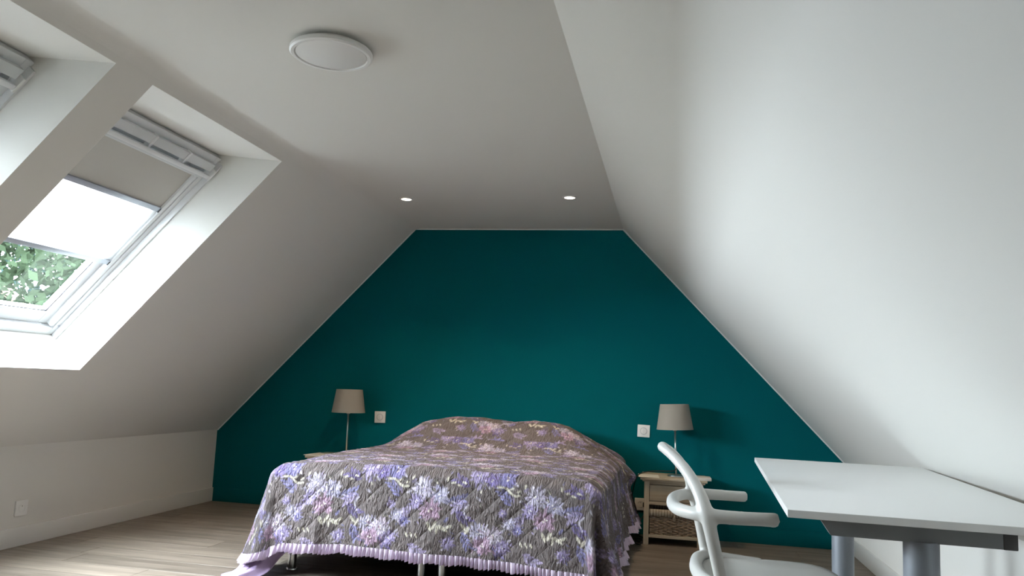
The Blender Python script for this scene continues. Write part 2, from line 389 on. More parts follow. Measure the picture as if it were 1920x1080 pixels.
# ------------------------------------------------------------------ skylights
def wbox(name, y0, y1, s0, s1, d0, d1, material, parent, bevel=.003):
    return box(name, (y0, s0, d0), (y1, s1, d1), material, parent, bevel, fn=lambda c: sp(c.x, c.y, c.z))
def skylight(name, y0, y1, label, blind=True):
    s0, s1 = .60, 1.955
    w = empty(name, sp((y0 + y1) / 2, s0, .27), kind='structure'); w['label'] = label
    D = .268
    # fixed frame
    for a, b in ((y0, y0 + .04), (y1 - .04, y1)): wbox('frame_jamb', a, b, s0, s1, D, D + .08, 'lacquer_white', w)
    wbox('frame_sill', y0 + .04, y1 - .04, s0, s0 + .045, D, D + .08, 'lacquer_white', w)
    wbox('frame_head', y0 + .04, y1 - .04, s1 - .05, s1, D, D + .08, 'lacquer_white', w)
    # lining strip next to the plaster
    for a, b in ((y0, y0 + .012), (y1 - .012, y1)): wbox('lining_strip', a, b, s0, s1 - .02, D - .035, D, 'lacquer_white', w, .002)
    # sash
    for a, b, g0, g1 in ((y0 + .043, y0 + .125, y0 + .125, y0 + .131), (y1 - .125, y1 - .043, y1 - .131, y1 - .125)):
        j = wbox('sash_stile', a, b, s0 + .048, s1 - .053, D + .035, D + .085, 'lacquer_white', w, .004)
        wbox('gasket', g0, g1, s0 + .125, s1 - .14, D + .045, D + .072, 'gasket', j, 0)
    j = wbox('sash_rail', y0 + .125, y1 - .125, s0 + .048, s0 + .125, D + .035, D + .085, 'lacquer_white', w, .004)
    wbox('gasket', y0 + .131, y1 - .131, s0 + .125, s0 + .130, D + .045, D + .072, 'gasket', j, 0)
    wbox('sash_rail', y0 + .125, y1 - .125, s1 - .14, s1 - .053, D + .035, D + .085, 'lacquer_white', w, .004)
    wbox('glass_pane', y0 + .125, y1 - .125, s0 + .12, s1 - .135, D + .068, D + .072, 'glass', w, 0)
    for q_ in (y0 + .02, y1 - .02):
        tube('screw', [sp(q_, s0 + .07, D - .004), sp(q_, s0 + .07, D + .004)], .006, 'aluminium', w, n=10)
    # control bar across the top with its ventilation flap
    bar = wbox('control_bar', y0 + .03, y1 - .03, s1 - .125, s1 - .10, D - .045, D - .022, 'lacquer_white', w, .008)
    for a, b in ((y0 + .02, y0 + .034), (y1 - .034, y1 - .02)): wbox('end_cap', a, b, s1 - .13, s1 - .06, D - .048, D + .02, 'plastic_white', bar, .004)
    wbox('ventilation_flap', y0 + .04, y1 - .04, s1 - .085, s1 - .035, D - .03, D - .005, 'flap_grey', w, .006)
    for k in range(3):
        yc = y0 + (y1 - y0) * (.25 + .25 * k); wbox('bracket', yc - .008, yc + .008, s1 - .12, s1 - .03, D - .036, D - .004, 'lacquer_white', w, .003)
    # blind guide rails
    for a, b in ((y0 + .045, y0 + .072), (y1 - .072, y1 - .045)): wbox('guide_rail', a, b, s0 + .06, s1 - .13, D + .004, D + .036, 'lacquer_white', w, .002)
    # blackout cloth on top, white voile below it, then clear glass
    m0, m1 = 1.135, 1.535
    wbox('headrail', y0 + .045, y1 - .045, s1 - .15, s1 - .12, D - .01, D + .034, 'flap_grey', w, .004)
    wbox('blackout_cloth', y0 + .066, y1 - .066, m1 + .015, s1 - .14, D + .018, D + .021, 'blackout', w, 0)
    wbox('voile_cloth', y0 + .066, y1 - .066, m0 + .01, m1 - .01, D + .018, D + .021, 'voile', w, 0)
    for c in (m0, m1):
        b_ = wbox('blind_bar', y0 + .058, y1 - .058, c - .013, c + .017, D + .008, D + .03, 'aluminium', w, .004)
        for a, bb in ((y0 + .056, y0 + .076), (y1 - .076, y1 - .056)): wbox('end_cap', a, bb, c - .015, c + .012, D + .005, D + .032, 'gasket', b_, .002)
    return w
skylight('window_1', *WIN[0], 'skylight nearest the teal wall with half-drawn blinds')
skylight('window_2', *WIN[1], 'skylight next to the one nearest the teal wall')
for (y0, y1), pn in zip(WIN, ('window_daylight_portal', 'window_daylight_portal_offscreen')):     # sampling guides in the two skylights, they give off no light themselves
    ld = bpy.data.lights.new(pn, 'AREA'); ld.shape = 'RECTANGLE'; ld.size = y1 - y0; ld.size_y = 1.3; ld.cycles.is_portal = True
    lo = bpy.data.objects.new(pn, ld); COL.objects.link(lo)
    c = sp((y0 + y1) / 2, 1.27, .37); zax = NV; xax = Vector((0, 1, 0)); yax = zax.cross(xax)
    lo.matrix_world = Matrix(((xax.x, yax.x, zax.x, c.x), (xax.y, yax.y, zax.y, c.y), (xax.z, yax.z, zax.z, c.z), (0, 0, 0, 1)))

# ------------------------------------------------------------------ outside: ground and tree
struct(mesh('ground', [(-60, -60, -3), (60, -60, -3), (60, 60, -3), (-60, 60, -3)], [(0, 1, 2, 3)], 'gravel'), 'pale gravel ground outside the house')
def tree(cx, cy, rx, rz, zc, n, label, seed, hue):
    r = np.random.default_rng(seed)
    t = empty('leafy_tree', (cx, cy, -3), label, 'tree', 'trees beyond the skylights')
    p = [(cx, cy, -3), (cx + .1, cy, -1), (cx - .1, cy + .1, .6), (cx, cy, zc)]
    tube('trunk', spline(p, 6), [.28 - .2 * i / 18 for i in range(19)], 'bark', t, n=10)
    for k in range(9):
        a = k * 2.4; e = Vector((cx + rx * .75 * math.cos(a), cy + rx * .75 * math.sin(a), zc + rz * (.1 * k - .45))); b0 = Vector((cx, cy, min(zc, -.9 + .35 * k)))
        tube('branch', spline([b0, b0.lerp(e, .5) + Vector((0, 0, .2)), e], 5), [.09 - .075 * i / 10 for i in range(11)], 'bark', t, n=7)
    # leaves in clumps on the crown
    nc = 110; u = r.normal(size=(nc, 3)); u /= np.linalg.norm(u, axis=1)[:, None]; rad = r.uniform(.45, 1.0, nc) ** .6
    C = u * rad[:, None] * np.array([rx, rx, rz]) + np.array([cx, cy, zc])
    ci = r.integers(0, nc, n); pos = C[ci] + r.normal(size=(n, 3)) * np.array([.38, .38, .30])
    nrm = r.normal(size=(n, 3)) + np.array([0, 0, .9]); nrm /= np.linalg.norm(nrm, axis=1)[:, None]
    tv = np.cross(nrm, r.normal(size=(n, 3))); tv /= np.linalg.norm(tv, axis=1)[:, None]; bv = np.cross(nrm, tv)
    L = r.uniform(.05, .095, n)[:, None]
    V = np.stack([pos - tv * L, pos + bv * L * .55, pos + tv * L, pos - bv * L * .55], 1).reshape(-1, 3) - np.array([cx, cy, -3])
    me = bpy.data.meshes.new('foliage'); me.from_pydata(V.tolist(), [], np.arange(4 * n).reshape(-1, 4).tolist()); me.update()
    ca = me.color_attributes.new('tint', 'FLOAT_COLOR', 'POINT'); tint = r.uniform(.6, 1.4, nc)[ci][:, None] * r.uniform(.75, 1.25, n)[:, None] * np.array(hue)
    col = np.ones((n, 4, 4)); col[:, :, :3] = tint[:, None, :]; ca.data.foreach_set('color', col.reshape(-1).astype(np.float32))
    o = link('foliage', me, 'leaf', t); o['kind'] = 'stuff'
    return t
tree(-8.6, 9.6, 2.7, 2.6, 1.9, 24000, 'yellow-green leafy tree seen through the clear lower glass', 3, (.0100, .0150, .0088))
tree(-14.4, 15.2, 4.0, 3.8, 1.6, 30000, 'blue-green leafy tree standing behind the yellow-green tree', 5, (.0060, .0110, .0114))

# ================================================================== CEILING FITTINGS
lamp = empty('ceiling_lamp', (-1.237, 2.558, H), 'round flat white ceiling lamp, switched off', 'lamp')
c = lamp.location
lathe('mount', [(.115, 0), (.115, -.014)], c, 'plastic_white', lamp)
lathe('rim', [(.128, -.012), (.142, -.014), (.148, -.020), (.148, -.032), (.142, -.037), (.131, -.037), (.129, -.033), (.129, -.020), (.128, -.012)], c, 'plastic_white', lamp, n=72)
lathe('diffuser', [(.1265, -.020), (.1265, -.033), (.124, -.0345), (0, -.0355)], c, 'plastic_white', lamp, n=72)

for x, y, lb in ((-1.749, 4.877, 'lit recessed spotlight in the ceiling on the skylight side of the bed'), (-.661, 4.860, 'lit recessed spotlight in the ceiling on the desk side of the bed')):
    s = empty('recessed_spotlight', (x, y, H), lb, 'spotlight', 'recessed ceiling spotlights')
    lathe('trim_ring', [(.033, .0), (.046, 0), (.046, -.003), (.042, -.005), (.034, -.004), (.033, 0)], (x, y, H), 'plastic_white', s, n=36)
    lathe('lens', [(.034, -.0015), (.030, -.004), (0, -.0045)], (x, y, H), 'lit_lens', s, n=30)
    ld = bpy.data.lights.new('bulb', 'SPOT'); ld.energy = SPOT_POWER; ld.color = (1, .75, .48); ld.spot_size = math.radians(118); ld.spot_blend = .75; ld.shadow_soft_size = .03
    lo = bpy.data.objects.new('bulb', ld); COL.objects.link(lo); lo.parent = s; lo.location = (0, 0, -.012)

# ================================================================== WALL PLATES
def rocker_plate(x, z, label, tilt=0):
    R = Matrix.Rotation(tilt, 3, 'Y'); o0 = Vector((x, YB, z))
    e = empty('light_switch', o0, label, 'switch', 'round light switches by the bed')
    fn = lambda c: o0 + R @ c
    box('plate', (-.0435, -.009, -.0435), (.0435, 0, .0435), 'plastic_white', e, .003, fn=fn)
    def disc(nm, prof, mt, par): return lathe(nm, prof, (0, 0, 0), mt, par, n=36, fn=lambda v: fn(Vector((v.x, -v.z, v.y))))
    disc('ring', [(.0225, .008), (.0250, .008), (.0250, .0105), (.0225, .0105), (.0225, .008)], 'aluminium', e)  # grey ring stands in for the shaded gap around the keys
    for sg in (-1, 1):      # two half-round keys
        V = []; n = 14
        for yy in (-.0145, -.008):
            V += [fn(Vector((sg * (.0006 + .021 * math.cos(a)), yy + (.0025 * math.cos(a) if yy < -.01 else 0), .0215 * math.sin(a)))) for a in [-PI / 2 + PI * k / n for k in range(n + 1)]]
        m_ = n + 1; F = [tuple(range(m_)), tuple(range(2 * m_ - 1, m_ - 1, -1))] + [(k, (k + 1) % m_, m_ + (k + 1) % m_, m_ + k) for k in range(m_)]
        mesh('key', V, F, 'plastic_white', e)
    return e
rocker_plate(-2.206, .723, 'white square light switch beside the lamp on the skylight side', math.radians(-1.5))
rocker_plate(-.203, .723, 'white square light switch beside the lamp on the desk side', math.radians(1.2))
def socket(P, nrm, label, group='white wall sockets'):
    P = Vector(P); nrm = Vector(nrm); up = Vector((0, 0, 1)); a = up.cross(nrm)
    e = empty('wall_socket', P, label, 'socket', group); fn = lambda c: P + a * c.x + nrm * c.y + up * c.z
    box('plate', (-.0425, 0, -.0425), (.0425, .009, .0425), 'plastic_white', e, .003, fn=fn)
    lathe('well', [(.0195, .0088), (.0215, .0088), (.0215, .0105), (.0195, .0105), (.0190, .0020), (0, .0020)], (0, 0, 0), 'plastic_white', e, n=32, fn=lambda v: fn(Vector((v.x, v.z, v.y))))
    for dx in (-.0095, .0095): tube('pin_hole', [fn(Vector((dx, .0015, 0))), fn(Vector((dx, .0032, 0)))], .0032, 'gasket', e, n=10)
    tube('earth_pin', [fn(Vector((0, .002, .011))), fn(Vector((0, .010, .011)))], .0024, 'chrome', e, n=8)
    return e, fn
socket((XL, 3.937, .208), (1, 0, 0), 'white wall socket low on the knee wall under the skylights')
sk, skf = socket((-.213, YB, .209), (0, -1, 0), 'white wall socket on the teal wall beside the nightstand')

# ================================================================== BEDS
BX0, BXM, BX1, BY0, BY1 = -2.0, -1.18, -.36, 3.88, 5.80
def bed(x0, x1, lb):
    b = empty('bed_base', ((x0 + x1) / 2, (BY0 + BY1) / 2, 0), lb, 'bed', 'paired bed bases')
    box('frame', (x0 + .012, BY0 + .02, .20), (x1 - .012, BY1, .36), 'bed_fabric', b, .012)
    for x in (x0 + .05, x1 - .06):
        for y in (4.01, BY1 - .15):
            l = lathe('leg', [(.0225, .204), (.0225, .008)], (x, y, 0), 'chrome', b, n=24)
            lathe('foot', [(.0225, .010), (.030, .008), (.031, .002), (.030, 0)], (x, y, 0), 'chrome', l, n=24)
    mt = box('mattress', (x0 + .012, BY0 + .01, .36), (x1 - .012, BY1, .535), 'mattress_fabric', None, .04, seg=4)
    return b, mt
b1, m1_ = bed(BX0, BXM, 'dark bed base on chrome legs on the skylight side'); tag(m1_, 'mattress under the floral bedspread on the skylight side', 'mattress', 'paired mattresses')
b2, m2_ = bed(BXM, BX1, 'dark bed base on chrome legs on the desk side'); tag(m2_, 'mattress under the floral bedspread on the desk side', 'mattress', 'paired mattresses')

# ---- floral print, painted per vertex from petal and leaf shapes
PU, PV = .56, .44
def lin(r, g, b): return np.array([((c / 255 + .055) / 1.055) ** 2.4 if c > 10 else c / 3294 for c in (r, g, b)])
def floral(U, Vv, seed=11):
    r = np.random.default_rng(seed)
    base = lin(104, 94, 93)
    nz = .5 + .5 * np.sin(U * 37 + 3 * np.sin(Vv * 29)) * np.sin(Vv * 41 + 2 * np.sin(U * 23))
    C = base[None, :] * (.92 + .16 * nz)[:, None]
    row = np.floor(Vv / PV); u = np.mod(U + .19 * row, PU); v = np.mod(Vv, PV)
    def ell(cx, cy, a, b, ang, col, soft=.35, streak=0):
        du = np.mod(u - cx + PU / 2, PU) - PU / 2; dv = np.mod(v - cy + PV / 2, PV) - PV / 2
        R = max(a, b) * 1.05; idx = np.nonzero((np.abs(du) < R) & (np.abs(dv) < R))[0]
        if not len(idx): return
        x, y = du[idx], dv[idx]; c, s_ = math.cos(ang), math.sin(ang); p = (x * c + y * s_) / a; q_ = (-x * s_ + y * c) / b
        w = b * (1 - .35 * p)
        d_ = p * p + q_ * q_ / (1 - .3 * p).clip(.3, 2) ** 2
        m_ = (np.clip((1 - d_) / soft, 0, 1) * (.80 + .20 * np.sin(x * 900 + 5 * np.sin(y * 700 + cx * 50))))[:, None]
        shade = (1.0 + .25 * p - .15 * np.abs(q_))
        if streak: shade = shade + streak * np.sin(q_ * 9)
        C[idx] = C[idx] * (1 - m_) + (col[None, :] * shade[:, None]).clip(0, .95) * m_
    def flower(cx, cy, R, col, dark, layers=4, n=11):
        for k in range(layers):
            rr = R * (1 - .24 * k); off = r.uniform(0, 6.28)
            for j in range(n - k):
                a = off + j * 2 * PI / (n - k) + r.normal() * .12
                mixk = r.uniform(0, .55); cc = (col * (1 - mixk) + dark * mixk) * r.uniform(.55, 1.25)
                ln = rr * r.uniform(.40, .54)
                ell(cx + math.cos(a) * rr * .55, cy + math.sin(a) * rr * .55, ln, ln * r.uniform(.30, .52), a + r.normal() * .18, cc, .45, .22)
        ell(cx, cy, R * .16, R * .14, 0, dark * .9)
        for j in range(9):      # loose strokes round the bloom
            a = r.uniform(0, 6.28); d2 = R * r.uniform(.75, 1.35); ln = R * r.uniform(.14, .32)
            ell(cx + math.cos(a) * d2, cy + math.sin(a) * d2, ln, ln * r.uniform(.25, .5), a + r.normal() * .5, [col, dark, pale, dark * .6, lil, base * .7][r.integers(6)] * r.uniform(.7, 1.1), .5, .15)
        for j in range(5):
            a = r.uniform(0, 6.28); ell(cx + math.cos(a) * R * .15, cy + math.sin(a) * R * .15, R * .09, R * .05, a, lin(245, 235, 225))
    def leaf(cx, cy, L, ang, col, wd=.3): ell(cx, cy, L, L * wd, ang, col, .3, .08)
    def curve(pts, wd, col):
        for p in spline(pts, 7): ell(p[0], p[1], wd, wd, 0, col, .5)
    blue, vio, lil, pale, pink, cream, rose = lin(132, 128, 176), lin(114, 100, 150), lin(170, 156, 192), lin(198, 190, 204), lin(180, 150, 174), lin(218, 210, 192), lin(150, 118, 136)
    # loose background leaves and buds
    for _ in range(24):
        a = r.uniform(0, 6.28); leaf(r.uniform(0, PU), r.uniform(0, PV), r.uniform(.010, .022), a, [pale, lil, cream, blue][r.integers(4)] * r.uniform(.6, 1), r.uniform(.22, .4))
    for cx, cy, a0, cc in ((.44, .15, -.3, blue), (.47, .21, .5, vio), (.22, .20, 2.2, lil), (.16, .13, -2.3, blue), (.10, .33, 1.2, vio), (-.06, .15, 2.6, lil), (-.05, .06, -2.8, vio), (.50, .31, 1.0, blue), (.25, .38, .4, lil)):
        for k in range(7):
            t_ = k / 6; sgn = 1 if k % 2 else -1
            leaf(cx + math.cos(a0) * .07 * t_ + sgn * -math.sin(a0) * .012, cy + math.sin(a0) * .07 * t_ + sgn * math.cos(a0) * .012, .021, a0 + sgn * .6, cc * r.uniform(.7, 1.25), .34)
    flower(.29, .10, .062, pale, lil); flower(.375, .13, .056, pale * .95, blue); flower(.335, .20, .060, pink, rose, 3, 10); flower(.26, .165, .042, lil, vio)
    flower(0.0, .018, .050, lil, vio); flower(.14, .020, .060, blue, vio, 3, 11); flower(.07, .035, .038, vio * 1.2, vio)
    flower(.015, .285, .048, pale, blue); flower(.085, .30, .058, pale, pink); flower(.04, .345, .050, pink, rose); flower(.135, .345, .040, lil, vio)
    flower(.165, .235, .034, pale, blue); flower(.13, .185, .024, lil, vio); flower(.205, .262, .026, blue, vio); flower(.43, .35, .036, lil, vio)
    for x_, y_, a_, L_ in ((.335, .278, 1.1, .026), (.36, .27, 2.0, .026), (.402, .283, .5, .030), (.425, .275, 2.7, .024), (.375, .29, 1.6, .022), (.50, .27, .9, .022), (.52, .283, 2.1, .024)): leaf(x_, y_, L_, a_, cream, .34)
    for x_ in (.225, .25, .275): leaf(x_, .325, .014, 1.0, cream, .4)
    for x_, y_ in ((.17, .065), (.205, .075), (.235, .05), (.44, .06), (.47, .07), (.495, .055), (.41, .045)): leaf(x_, y_, .013, r.uniform(0, 3), cream, .45)
    curve([(.105, .062), (.14, .064), (.165, .085), (.185, .096), (.21, .094)], .0065, cream)
    curve([(.52, .16), (.50, .19), (.515, .225)], .005, pale)
    return C

# ---- the draped bedspread
PX = [-2.05, -1.95, -1.86, -1.72, -1.52, -1.33, -1.21, -1.10, -.95, -.80, -.70, -.58, -.46, -.39, -.33]
PZ = [.545, .552, .625, .708, .752, .756, .745, .733, .748, .742, .722, .665, .597, .558, .55]
def sstep(a, b, x): t = np.clip((x - a) / (b - a), 0, 1); return t * t * (3 - 2 * t)
def top_z(x, y):
    cx = (BX0 + BX1) / 2; f = 1 - ((x - cx) / .86) ** 4
    base = .552 + .028 * np.clip(f, 0, 1) + .006 * np.sin(x * 5.3 + y * 2.1) * np.sin(y * 4.1 + x)
    hump = np.interp(x, PX, PZ) - .56
    k = sstep(5.02, 5.46, y) * (1 - .25 * sstep(5.55, 5.80, y))
    return base + np.maximum(hump, -.01) * k
def bedspread():
    r = .055; xl, xr, yf, yb = BX0 - .01 + r - .02, BX1 + .01 - r + .02, BY0 - .01 + r - .02, 5.80
    xl, xr, yf = -2.005 + .03, -.355 - .03, 3.865 + .02
    nx, ny = 400, 240
    xs = np.linspace(xl, xr, nx); ys = np.linspace(yf, yb, ny)
    X, Yg = np.meshgrid(xs, ys); Z = top_z(X, Yg)
    pts = [np.stack([X, Yg, Z], -1).reshape(-1, 3)]; uvs = [np.stack([X + 2.6, yf - Yg], -1).reshape(-1, 2)]
    faces = []
    ids = np.arange(nx * ny).reshape(ny, nx)
    a = ids[:-1, :-1].ravel(); faces.append(np.stack([a, a + 1, a + nx + 1, a + nx], 1))
    # boundary columns: left side from the head to the foot, corner, foot, corner, right side
    cols = []   # (edge index, ox, oy (outward), s, kind)
    for j in range(ny - 1, 0, -1): cols.append((ids[j, 0], -1.0, 0.0, 'L', 0))
    K = 60
    for k in range(K + 1):
        t = k / K * PI / 2; cols.append((ids[0, 0], -math.cos(t), -math.sin(t), 'CL', k / K))
    for i in range(1, nx - 1): cols.append((ids[0, i], 0.0, -1.0, 'F', 0))
    for k in range(K + 1):
        t = k / K * PI / 2; cols.append((ids[0, nx - 1], math.sin(t), -math.cos(t), 'CR', k / K))
    for j in range(1, ny): cols.append((ids[j, nx - 1], 1.0, 0.0, 'R', 0))
    P0 = pts[0]; nrow = 104; nc = len(cols)
    G = np.zeros((nrow, nc, 3)); GU = np.zeros((nrow, nc, 2)); hem = []
    for ci, (e, ox, oy, kd, kk) in enumerate(cols):
        x0, y0, z0 = P0[e]
        if kd == 'F':
            hz = float(np.interp(x0, [-2.0, -1.9, -1.57, -1.40, -1.0, -.74, -.40], [.135, .172, .192, .190, .182, .170, .150])); flare = .05 + .02 * math.sin(x0 * 4 + 1)
        elif kd == 'L':
            hz = float(np.interp(y0, [3.9, 4.2, 5.8], [.10, .14, .17])); flare = .09
        elif kd == 'R':
            hz = float(np.interp(y0, [3.9, 4.3, 5.0, 5.8], [.07, .10, .15, .17])); flare = .07 + .05 * math.exp(-((y0 - 5.45) / .22) ** 2)
        elif kd == 'CL':
            hz = .10 * (1 - kk) +   .135 * kk - .012 * math.sin(kk * PI); flare = .09 * (1 - kk) + .055 * kk + .05 * math.sin(kk * PI)
        else:
            hz = .15 * (1 - kk) + .07 * kk - .11 * math.sin(kk * PI); flare = .055 * (1 - kk) + .07 * kk + .08 * math.sin(kk * PI)
        hz = max(hz, .008); drop = z0 - hz
        # fold phase along the hem
        s_ = (x0 if kd == 'F' else (y0 + 1 if kd in 'LR' else 0.0))
        for k in range(nrow):
            t = (k + 1) / nrow; dn = drop * t; arc = min(1, dn / r); rr = .06
            out = rr * math.sin(min(1, dn / rr) * PI / 2) if dn < rr else rr
            out += flare * max(0, t - .1) ** 1.1
            if kd == 'F': out += (.006 * math.sin(x0 * 21 + .7) + .010 * math.sin(x0 * 9.3)) * sstep(.15, 1, t) + .012 * math.exp(-((x0 + 1.72) / .02) ** 2) * sstep(.3, 1, t)
            elif kd == 'R': out += (.016 * math.sin(y0 * 17) + .009 * math.sin(y0 * 41 + 1)) * sstep(.1, 1, t) + .07 * math.exp(-((y0 - 5.5) / .10) ** 2) * math.exp(-((t - .30) / .16) ** 2)
            elif kd == 'L': out += (.014 * math.sin(y0 * 15)) * sstep(.1, 1, t)
            elif kd == 'CL': out += .012 * math.sin(kk * 9) * math.sin(kk * PI) * t
            else: out += (-.120 * math.exp(-((kk - .42) / .11) ** 2) + .03 * math.exp(-((kk - .18) / .1) ** 2) + .035 * math.exp(-((kk - .72) / .14) ** 2)) * sstep(.12, .8, t)
            G[k, ci] = (x0 + ox * out, y0 + oy * out, z0 - dn)
            L_ = dn * 1.03
            GU[k, ci] = (x0 + 2.6 + ox * L_, yf - y0 - oy * L_)
        hem.append((G[-1, ci].copy(), Vector((ox, oy, 0))))
    off = nx * ny
    pts.append(G.reshape(-1, 3)); uvs.append(GU.reshape(-1, 2))
    g = off + np.arange(nrow * nc).reshape(nrow, nc)
    a = g[:-1, :-1]; faces.append(np.stack([a, g[1:, :-1], g[1:, 1:], g[:-1, 1:]], -1).reshape(-1, 4))
    top = np.array([c_[0] for c_ in cols]); tri = []
    q4 = []
    for i in range(nc - 1):
        if top[i] == top[i + 1]: tri.append((top[i], g[0, i], g[0, i + 1]))
        else: q4.append((top[i], g[0, i], g[0, i + 1], top[i + 1]))
    Pn = np.concatenate(pts); UVn = np.concatenate(uvs)
    # gentle hand-laid unevenness
    wob = .0022 * np.sin(UVn[:, 0] * 51 + 2 * np.sin(UVn[:, 1] * 33)) * np.sin(UVn[:, 1] * 47 + UVn[:, 0] * 20)
    Pn[:off, 2] += wob[:off]; Pn[off:, 1] += wob[off:]; Pn[off:, 0] += .6 * wob[off:]
    F = [tuple(int(i) for i in f) for f in np.concatenate(faces)] + [tuple(int(i) for i in f) for f in q4 + tri]
    root = empty('bedspread', ((BX0 + BX1) / 2, 4.8, 0), 'grey-brown quilted bedspread with lilac and blue flowers draped over the bed', 'bedspread')
    Pn = Pn - np.array(root.location)
    me = bpy.data.meshes.new('quilt'); me.from_pydata(Pn.tolist(), [], F); me.update()
    me.polygons.foreach_set('use_smooth', [True] * len(me.polygons))
    colr = np.ones((len(Pn), 4), np.float32); colr[:, :3] = floral(UVn[:, 0], UVn[:, 1])
    ca = me.color_attributes.new('print', 'FLOAT_COLOR', 'POINT'); ca.data.foreach_set('color', colr.ravel())
    uvl = me.uv_layers.new(name='cloth'); li = np.zeros(len(me.loops), np.int32); me.loops.foreach_get('vertex_index', li)
    uvl.data.foreach_set('uv', UVn[li].astype(np.float32).ravel())
    q_ = link('quilt', me, 'floral_quilt', root); q_['label'] = 'quilted floral cloth'
    # pleated ruffle along the hem
    H_ = np.array([h[0] for h in hem]); O_ = np.array([h[1][:] for h in hem])
    seg = np.linalg.norm(np.diff(H_, axis=0), axis=1); cum = np.concatenate([[0], np.cumsum(seg)]); tot = cum[-1]
    n = int(tot / .0032); ss = np.linspace(0, tot, n)
    Hh = np.stack([np.interp(ss, cum, H_[:, k]) for k in range(3)], 1); Oo = np.stack([np.interp(ss, cum, O_[:, k]) for k in range(3)], 1)
    Oo /= np.linalg.norm(Oo, axis=1)[:, None]; Tt = np.gradient(Hh, axis=0); Tt /= np.linalg.norm(Tt, axis=1)[:, None] + 1e-9
    rr_ = np.random.default_rng(4); ph = np.cumsum(np.interp(np.arange(n), np.linspace(0, n, n // 7), rr_.uniform(.45, 1.7, n // 7))) * .0032 / .027 * 2 * PI; amp = .5 + .5 * np.interp(ss, np.linspace(0, tot, 90), rr_.uniform(.1, 1.5, 90))
    V = []; R = 8
    wid = .044 + .004 * np.sin(ss * 40)
    for k in range(R):
        t = k / (R - 1); w_ = np.sin(ph) + .45 * np.sin(2 * ph + 1.1)
        P_ = Hh + Oo * (.002 + .012 * t + (.003 + .016 * t) * amp * w_)[:, None] + Tt * (.004 * t * amp * np.cos(ph))[:, None]
        zz = Hh[:, 2] + .006 - wid * t
        lie = np.maximum(.004 - zz, 0); P_[:, 2] = np.maximum(zz, .004 + .002 * (w_ + 1.5)); P_ = P_ + Oo * (lie * .9)[:, None]
        V.append(P_)
    V = np.concatenate(V) - np.array(root.location); g = np.arange(R * n).reshape(R, n)
    Fr = np.stack([g[:-1, :-1], g[1:, :-1], g[1:, 1:], g[:-1, 1:]], -1).reshape(-1, 4)
    me = bpy.data.meshes.new('ruffle'); me.from_pydata(V.tolist(), [], Fr.tolist()); me.update(); me.polygons.foreach_set('use_smooth', [True] * len(me.polygons))
    rf = link('ruffle', me, 'ruffle_lilac', root); rf['label'] = 'pleated lilac ruffle'
    # lilac lining of the corner that trails on the floor
    prof = [[(-1.90, 3.92, .16), (-1.93, 3.88, .10), (-1.96, 3.84, .05), (-2.00, 3.77, .014), (-2.07, 3.69, .006)],
            [(-1.98, 3.93, .15), (-2.01, 3.88, .12), (-2.03, 3.83, .07), (-2.06, 3.75, .035), (-2.11, 3.68, .010)],
            [(-2.10, 3.96, .13), (-2.11, 3.90, .09), (-2.115, 3.83, .05), (-2.13, 3.77, .020), (-2.16, 3.71, .006)],
            [(-2.14, 4.02, .10), (-2.15, 3.94, .06), (-2.16, 3.86, .03), (-2.17, 3.79, .008), (-2.19, 3.73, .005)]]
    rows = [spline(p_, 6) for p_ in prof]; m_ = len(rows[0]); grid = [spline([rw[i] for rw in rows], 8) for i in range(m_)]
    V = []; F = []; w_ = len(grid[0])
    for i, rw in enumerate(grid):
        for k, p_ in enumerate(rw): V.append((p_[0] + .006 * math.sin(i * .5), p_[1] + .006 * math.sin(k * .6), max(.004, p_[2] + .007 * math.sin(k * .75 + i * .2))))
    for i in range(m_ - 1):
        for k in range(w_ - 1): F.append((i * w_ + k, i * w_ + k + 1, (i + 1) * w_ + k + 1, (i + 1) * w_ + k))
    ln = mesh('lining', V, F, 'lining_violet', root, smooth=True); ln['label'] = 'violet lining of the corner trailing on the floor'
    ln.modifiers.new('cloth', 'SOLIDIFY').thickness = .003
bedspread()

